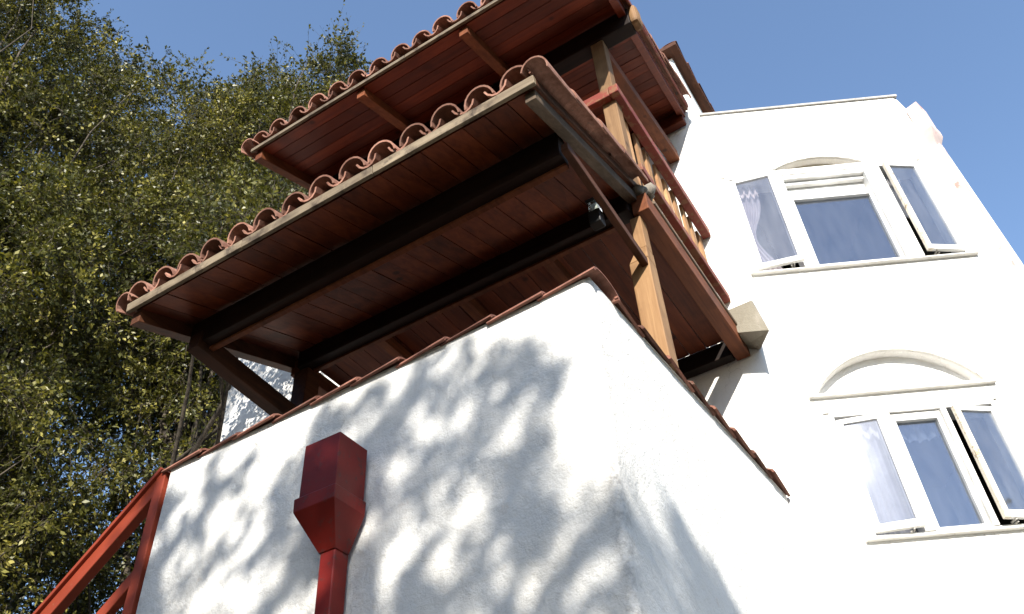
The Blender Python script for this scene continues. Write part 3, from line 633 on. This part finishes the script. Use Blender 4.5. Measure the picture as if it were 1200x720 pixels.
# ================================================================== lantern under the balcony
lt = empty('lantern', (-1.155, 3.03, 5.08)); tag(lt, 'small black box lantern hung below the balcony beside the corner post', 'lantern')
MB().box(-1.190, -1.120, 2.998, 3.062, 5.085, 5.185).build('housing', M['black'], lt, bevel=.006)
MB().box(-1.185, -1.125, 3.003, 3.057, 5.19, 5.262).build('glass', M['lens'], lt, bevel=.004)
MB().box(-1.176, -1.134, 3.012, 3.048, 5.20, 5.252).build('lamp', M['white'], lt, bevel=.008)
MB().box(-1.194, -1.116, 2.994, 3.066, 5.265, 5.280).build('cap', M['black'], lt, bevel=.004)
MB().tube([(-1.155, 3.03, 5.28), (-1.15, 3.035, 5.31), (-1.13, 3.04, 5.318), (-1.105, 3.04, 5.30), (-1.09, 3.04, 5.235)], [.007]*5, 6).build('hook', M['zinc'], lt)

# ================================================================== trees
def rnd_unit(n):
    d = RNG.normal(0, 1, (n, 3)); return d/np.linalg.norm(d, axis=1)[:, None]
def quads(name, V, material, tone=None):
    n = len(V); me = bpy.data.meshes.new(name); me.vertices.add(4*n); me.vertices.foreach_set('co', V.ravel())
    me.loops.add(4*n); me.loops.foreach_set('vertex_index', np.arange(4*n, dtype=np.int32))
    me.polygons.add(n); me.polygons.foreach_set('loop_start', np.arange(0, 4*n, 4, dtype=np.int32)); me.polygons.foreach_set('loop_total', np.full(n, 4, np.int32))
    if tone is not None: at = me.attributes.new('tone', 'FLOAT', 'FACE'); at.data.foreach_set('value', tone.astype(np.float32))
    me.update(calc_edges=True); me.materials.append(material); return me
def leaf_mesh(name, cen, per, spread, size, material, leafkeep=None):
    """sprays of leaves set along short twigs that fan out of every branch end; returns leaves and twigs"""
    cen = np.asarray(cen, float); nc = len(cen); nt = max(4, per//11); pl = max(1, per//nt)
    out = cen-cen.mean(0); out /= np.linalg.norm(out, axis=1)[:, None]+1e-6
    rad = RNG.uniform(.55, 1.3, nc); ctone = RNG.normal(.40, .2, nc)
    ci = np.repeat(np.arange(nc), nt); m = len(ci)
    td = rnd_unit(m)+.55*out[ci]+np.array([0, 0, .12]); td /= np.linalg.norm(td, axis=1)[:, None]
    T0 = cen[ci]+RNG.normal(0, 1, (m, 3))*spread*.35*rad[ci, None]; TL = spread*2.3*rad[ci]*RNG.uniform(.55, 1.25, m); T1 = T0+td*TL[:, None]; T1[:, 2] -= TL*.18
    li = np.repeat(np.arange(m), pl); n = len(li); u = RNG.uniform(.12, 1.03, n)[:, None]
    P = T0[li]*(1-u)+T1[li]*u+RNG.normal(0, .012, (n, 3)); tb = ctone[ci[li]]; dd = td[li]
    if leafkeep is not None:
        kp = leafkeep(P); P, tb, dd = P[kp], tb[kp], dd[kp]; n = len(P); kt = leafkeep(T1) & leafkeep(T0); T0, T1 = T0[kt], T1[kt]
    d = dd*.75+rnd_unit(n)*.9; d[:, 2] -= .12; d /= np.linalg.norm(d, axis=1)[:, None]
    q = rnd_unit(n)*.8; q[:, 2] += .55; sd = np.cross(d, q); sd /= np.linalg.norm(sd, axis=1)[:, None]+1e-9
    up = np.cross(sd, d); L = size*RNG.uniform(.6, 1.35, n)[:, None]; W = L*RNG.uniform(.42, .62, n)[:, None]
    V = np.empty((n, 4, 3)); V[:, 0] = P; V[:, 1] = P+d*L*.45+sd*W*.5+up*L*.08; V[:, 2] = P+d*L; V[:, 3] = P+d*L*.45-sd*W*.5+up*L*.08
    leaves = quads(name, V, material, np.clip(tb+RNG.normal(0, .17, n), 0, 1))
    a = T1-T0; b1 = np.cross(a, np.array([.3, .2, .93])); b1 /= np.linalg.norm(b1, axis=1)[:, None]+1e-9; b2 = np.cross(a, b1); b2 /= np.linalg.norm(b2, axis=1)[:, None]+1e-9
    r = size*.055; o3 = [b1*r, (-.5*b1+.866*b2)*r, (-.5*b1-.866*b2)*r]; tv = []
    for k in range(3): k2 = (k+1) % 3; tv.append(np.stack([T0+o3[k], T0+o3[k2], T1+o3[k2]*.4, T1+o3[k]*.4], 1))
    return leaves, quads('twigs', np.concatenate(tv), M['bark'])
def vnoise(p, s, seed=0):
    p = p*s+seed; a = np.sin(p[:, 0]*1.9+1.3*np.sin(p[:, 1]*1.4+p[:, 2]*.8))+np.sin(p[:, 1]*2.3+1.1*np.sin(p[:, 2]*1.7+p[:, 0]))+np.sin(p[:, 2]*2.1+1.2*np.sin(p[:, 0]*1.6-p[:, 1]))
    return a/3
def make_tree(name, label, base, lobes, ncl, per, spread, size, material, group=None, keep=None, trunk_r=.22, seed=0, thr=-.25, nlimb=40, fork=.3, cen=None, cat='tree', leafkeep=None, extra=None):
    base = Vector(base); root = empty(name, base)
    if cen is None:
        cs = []; wts = np.array([l[3]*l[4]*l[5] for l in lobes]); wts = wts/wts.sum()
        while len(cs) < ncl:
            l = lobes[RNG.choice(len(lobes), p=wts)]
            v = RNG.normal(0, 1, 3); v /= np.linalg.norm(v); r = RNG.uniform(.12, 1)**(1/2.4)
            p = np.array(l[:3])+v*r*np.array(l[3:6])
            if vnoise(p[None], 1.15, seed)[0] < thr+.25*RNG.normal(): continue
            if keep and not keep(p): continue
            cs.append(p)
        cen = np.array(cs)
    if extra is not None: cen = np.concatenate([extra, cen])
    me, tme = leaf_mesh('crown', cen, per, spread, size, material, leafkeep=leafkeep); o = bpy.data.objects.new('crown', me); COL.objects.link(o); attach(o, root)
    o = bpy.data.objects.new('twigs', tme); COL.objects.link(o); attach(o, root); tag(o, kind='stuff')
    zc = cen[:, 2].mean(); top = Vector(cen.mean(0)); H = (zc-base.z)
    tr = MB(); pts = []; rr = []
    for i in range(10):
        t = i/9; p = base.lerp(top, t); p += Vector((math.sin(t*5+seed)*.22, math.cos(t*4+seed*2)*.22, 0))*t; pts.append(p); rr.append(trunk_r*(1-.72*t)+.02+.12*trunk_r*math.exp(-t*14))
    tr.tube(pts, rr, 9); tr.build('trunk', M['bark'], root, smooth=True)
    sel = list(RNG.choice(len(cen), min(nlimb, len(cen)), replace=False))+(list(range(0, len(extra), 11)) if extra is not None else []); lb = MB()
    for c in sel:
        e = Vector(cen[c]); t = min(.98, max(fork, (e.z-base.z)/H*.55+RNG.uniform(-.1, .1))); s0 = base.lerp(top, t); k = t*9; i0 = int(k); s0 = pts[i0].lerp(pts[min(9, i0+1)], k-i0)
        mid = s0.lerp(e, .5)+Vector((RNG.normal()*.25, RNG.normal()*.25, .1+RNG.normal()*.2)); q = []; 
        ln = (e-s0).length
        for u in np.linspace(0, 1, 8): q.append((s0*(1-u)**2)+mid*(2*u*(1-u))+e*u*u+Vector(RNG.normal(0, .045*ln**.5, 3))*(0 < u < 1))
        r0 = (trunk_r*(.30-.2*t)*RNG.uniform(.6, 1.1)+.010)*min(1, .35+ln*.16); lb.tube(q, [r0*(1-.9*u) for u in np.linspace(0, 1, 8)], 6)
    tag(lb.build('limbs', M['bark'], root, smooth=True), kind='stuff')
    tag(root, label, cat, group); return root
GR = 'live oaks beside the house'
GAPS = ((-11.9, 7.0, 9.3, 1.25), (-13.6, 8.0, 10.4, 1.6), (-15.6, 9.1, 11.7, 1.9), (-13.0, 7.0, 8.2, 1.2), (-15.0, 8.0, 9.4, 1.5))   # open places between the crowns
def keep_main(p):
    for g_ in GAPS:
        if (p[0]-g_[0])**2+(p[1]-g_[1])**2+(p[2]-g_[2])**2 < g_[3]**2 and RNG.uniform() < .93: return False
    return not (p[0] > -7.2 and p[2] < 9.8 and p[1] > 4.6) and not (p[0] > -5.0) and not (p[1] < 4.4 and p[0] > -6.6 and p[2] < 9)
make_tree('oak_tree', 'tall leaning oak with an open olive green crown beside the red stair railing', (-11.2, 3.2, 0),
          [(-11.2, 3.4, 9.5, 2.8, 2.6, 3.2), (-12.0, 2.9, 13.0, 2.5, 2.3, 3.0), (-10.2, 4.4, 7.0, 2.0, 1.8, 1.8), (-12.0, 2.8, 16.6, 2.2, 2.0, 2.2), (-10.6, 3.2, 5.2, 1.6, 1.4, 1.2), (-10.4, 5.2, 11.3, 1.8, 1.6, 2.2), (-10.3, 4.8, 14.4, 1.3, 1.2, 1.7)], 2050, 165, .21, .064, M['leaf'], GR, keep_main, .26, 1, thr=-.22, nlimb=90)
BOUGH = np.stack([RNG.uniform(-6.15, -4.75, 30), RNG.uniform(3.85, 4.25, 30), RNG.uniform(7.5, 9.3, 30)], 1)   # a bough reaching round the wing wall
make_tree('oak_tree', 'rounded oak with sunlit crown rising behind the tiled roofs', (-9.6, 7.2, 0),
          [(-8.9, 6.9, 12.0, 2.2, 2.0, 3.0), (-9.9, 7.2, 16.3, 1.9, 1.8, 2.2), (-8.0, 6.4, 15.0, 1.7, 1.4, 2.2), (-10.2, 7.0, 8.6, 2.1, 1.8, 2.2), (-10.6, 7.2, 6.0, 1.5, 1.4, 1.2)], 1450, 165, .21, .062, M['leaf'], GR, keep_main, .24, 7, thr=-.2, nlimb=80, extra=BOUGH)
make_tree('oak_tree', 'dark oak with dense shaded crown standing farther back between the others', (-15.0, 8.0, 0),
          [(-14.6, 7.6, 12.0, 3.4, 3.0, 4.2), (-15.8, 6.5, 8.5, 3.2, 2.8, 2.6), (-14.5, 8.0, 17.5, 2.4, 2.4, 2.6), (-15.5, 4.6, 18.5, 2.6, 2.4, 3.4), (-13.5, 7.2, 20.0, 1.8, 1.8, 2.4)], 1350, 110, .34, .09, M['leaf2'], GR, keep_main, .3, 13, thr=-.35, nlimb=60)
# oak on the sunny side of the yard: it throws the dappled shade on the terrace wall.
# Gaps in its crown, given where their light lands on the wall: x, z and two half axes
HOLES = [(-1.534, 4.095, 0.035, 0.066, 0.039, -0.037), (-1.823, 4.065, 0.037, 0.075, 0.03, -0.026), (-2.171, 3.848, 0.04, 0.088, 0.042, -0.031), (-1.594, 3.759, 0.092, -0.006, -0.004, -0.076), (-1.791, 3.555, 0.044, 0.084, 0.077, -0.058), (-1.581, 3.46, 0.024, 0.043, 0.032, -0.025), (-1.948, 3.484, 0.117, -0.004, 0.0, -0.032), (-2.179, 3.347, 0.056, 0.113, 0.109, -0.07), (-1.946, 3.261, 0.041, 0.077, 0.047, -0.031), (-1.657, 3.155, 0.032, 0.056, 0.031, -0.021), (-1.687, 3.088, 0.019, 0.033, 0.031, -0.02), (-1.309, 3.037, 0.026, 0.041, 0.042, -0.029), (-1.146, 3.089, 0.023, 0.036, 0.031, -0.023), (-2.053, 4.141, 0.021, 0.047, 0.038, -0.031), (-2.315, 3.588, 0.028, 0.061, 0.033, -0.022), (-2.448, 4.106, 0.015, 0.036, 0.037, -0.028), (-2.852, 4.271, 0.04, 0.113, 0.06, -0.044), (-2.95, 4.122, 0.038, 0.11, 0.06, -0.042), (-3.041, 3.986, 0.025, 0.073, 0.061, -0.04), (-3.323, 3.952, 0.044, 0.142, 0.09, -0.056), (-3.555, 4.087, 0.024, 0.088, 0.097, -0.06), (-3.136, 3.995, 0.022, 0.066, 0.062, -0.04), (-3.205, 3.826, 0.021, 0.063, 0.062, -0.038), (-3.493, 3.769, 0.019, 0.064, 0.066, -0.038), (-3.031, 3.755, 0.016, 0.046, 0.052, -0.032), (-2.937, 3.788, 0.017, 0.046, 0.04, -0.025), (-3.144, 3.551, 0.02, 0.058, 0.07, -0.04), (-2.862, 3.514, 0.03, 0.077, 0.043, -0.025), (-3.312, 3.485, 0.121, -0.004, 0.021, -0.081), (-3.616, 3.673, 0.018, 0.063, 0.06, -0.033), (-3.326, 4.254, 0.125, -0.013, 0.024, -0.103), (-3.613, 4.254, 0.131, -0.013, 0.032, -0.117), (-3.154, 4.322, 0.145, -0.016, 0.016, -0.081), (-2.871, 4.36, 0.022, 0.062, 0.085, -0.064), (-2.131, 4.364, 0.022, 0.05, 0.04, -0.035), (-2.017, 4.397, 0.023, 0.05, 0.058, -0.052), (-1.924, 4.205, 0.015, 0.031, 0.027, -0.024), (-1.653, 4.222, 0.019, 0.039, 0.034, -0.031), (-1.775, 4.122, 0.017, 0.034, 0.03, -0.027), (-2.6, 4.364, 0.062, -0.007, 0.005, -0.045), (-2.407, 4.387, 0.06, -0.007, 0.004, -0.045), (-1.568, 3.05, 0.032, 0.053, 0.055, -0.037), (-1.489, 3.118, 0.032, 0.054, 0.048, -0.034), (-1.409, 3.179, 0.033, 0.055, 0.044, -0.032), (-1.328, 3.245, 0.031, 0.05, 0.044, -0.033), (-1.237, 3.3, 0.028, 0.045, 0.043, -0.034), (-1.17, 3.342, 0.021, 0.034, 0.036, -0.029), (-2.227, 3.24, 0.033, 0.067, 0.059, -0.036), (-1.824, 3.09, 0.018, 0.033, 0.036, -0.023), (-3.811, 3.936, 0.022, 0.086, 0.066, -0.037), (-3.675, 4.016, 0.021, 0.078, 0.071, -0.042), (-3.336, 3.785, 0.012, 0.039, 0.051, -0.03), (-2.773, 3.783, 0.023, 0.06, 0.038, -0.025), (-2.594, 3.307, 0.02, 0.045, 0.029, -0.017)]
CLEAR = [(-1.83, 4.43), (-1.07, 4.46), (-1.04, 3.33), (-1.19, 3.37), (-1.36, 3.53), (-1.4, 3.82), (-1.27, 3.92), (-1.37, 4.18), (-1.59, 4.28)]
def in_poly(px, pz, poly):
    c = np.zeros(len(px), bool)
    for (x0, z0), (x1, z1) in zip(poly, poly[1:]+poly[:1]):
        c ^= ((z0 > pz) != (z1 > pz)) & (px < (x1-x0)*(pz-z0)/(z1-z0+1e-9)+x0)
    return c
s = np.array(SUN)
def landing(P): t = (2.71-P[:, 1])/s[1]; return P[:, 0]+t*s[0], P[:, 2]+t*s[2]
def gapkeep(P):
    X, Z = landing(P); k = np.ones(len(P), bool)
    for cx, cz, ux, uz, vx, vz in HOLES:
        D = ux*vz-uz*vx; dx, dz = X-cx, Z-cz; a = (dx*vz-dz*vx)/D; b = (ux*dz-uz*dx)/D; k &= (a*a+b*b) > .74
    for cx, cz, rr in SMALL: k &= ((X-cx)*.8-(Z-cz)*.35)**2+((Z-cz)*.62)**2 > rr*rr
    k &= ~in_poly(X, Z, CLEAR)
    e = .08*np.sin(9*X)+.05*np.sin(23*X+4*Z)
    k &= ~((X > -1.12) & (Z > 3.58+.62*(X+1.12)+e+.12*np.sin(14*X))) & ~((Z > 4.38+e) & (X > -4.1))
    return k
SMALL = [(RNG.uniform(-3.9, -1.1), RNG.uniform(2.7, 4.4), RNG.uniform(.022, .045)) for _ in range(55)]
cs = []
while len(cs) < 560:
    y = RNG.uniform(-6.0, -4.2); X = RNG.uniform(-3.98, -.3); Z = RNG.uniform(1.9, 4.45); t = (2.71-y)/s[1]; cs.append(np.array([X, 2.71, Z])-s*t)
for _ in range(26):
    y = RNG.uniform(-6.6, -4.6); X = RNG.uniform(-5.9, -4.2); Z = RNG.uniform(7.6, 10.2); t = (2.71-y)/s[1]; cs.append(np.array([X, 2.71, Z])-s*t)
cs = np.array(cs); b = cs.mean(0)
make_tree('oak_tree', 'spreading oak in the yard whose dappled shade falls on the terrace wall', (b[0]+.3, b[1]-.3, 0), None, 0, 66, .11, .07, M['leaf'], GR, None, .2, 3, nlimb=16, cen=cs, leafkeep=gapkeep)
# unseen oaks added around the yard to cut sky light on wall and soffits
for i, (x, y, h) in enumerate(((-16, -5, 11), (-10.5, -10, 11.5), (-3.8, -10.5, 11.5), (11, -7.5, 9.5), (16, -3, 11), (17, 4, 12), (-19, 0, 12), (-6.8, -6.3, 11), (-12.5, -4.5, 12))):
    make_tree('oak_tree', 'unseen oak added across the yard to cut sky light on the house front', (x, y, 0),
              [(x, y, h*.62, 3.4, 3.2, h*.36), (x+1.5, y-.8, h*.40, 3.0, 2.6, h*.26), (x-1.6, y+.6, h*.45, 2.8, 2.6, h*.26)], 330, 44, .45, .24, M['leaf2'], 'unseen oaks added to cut sky light', None, .3, 20+i, thr=-.8, nlimb=14)
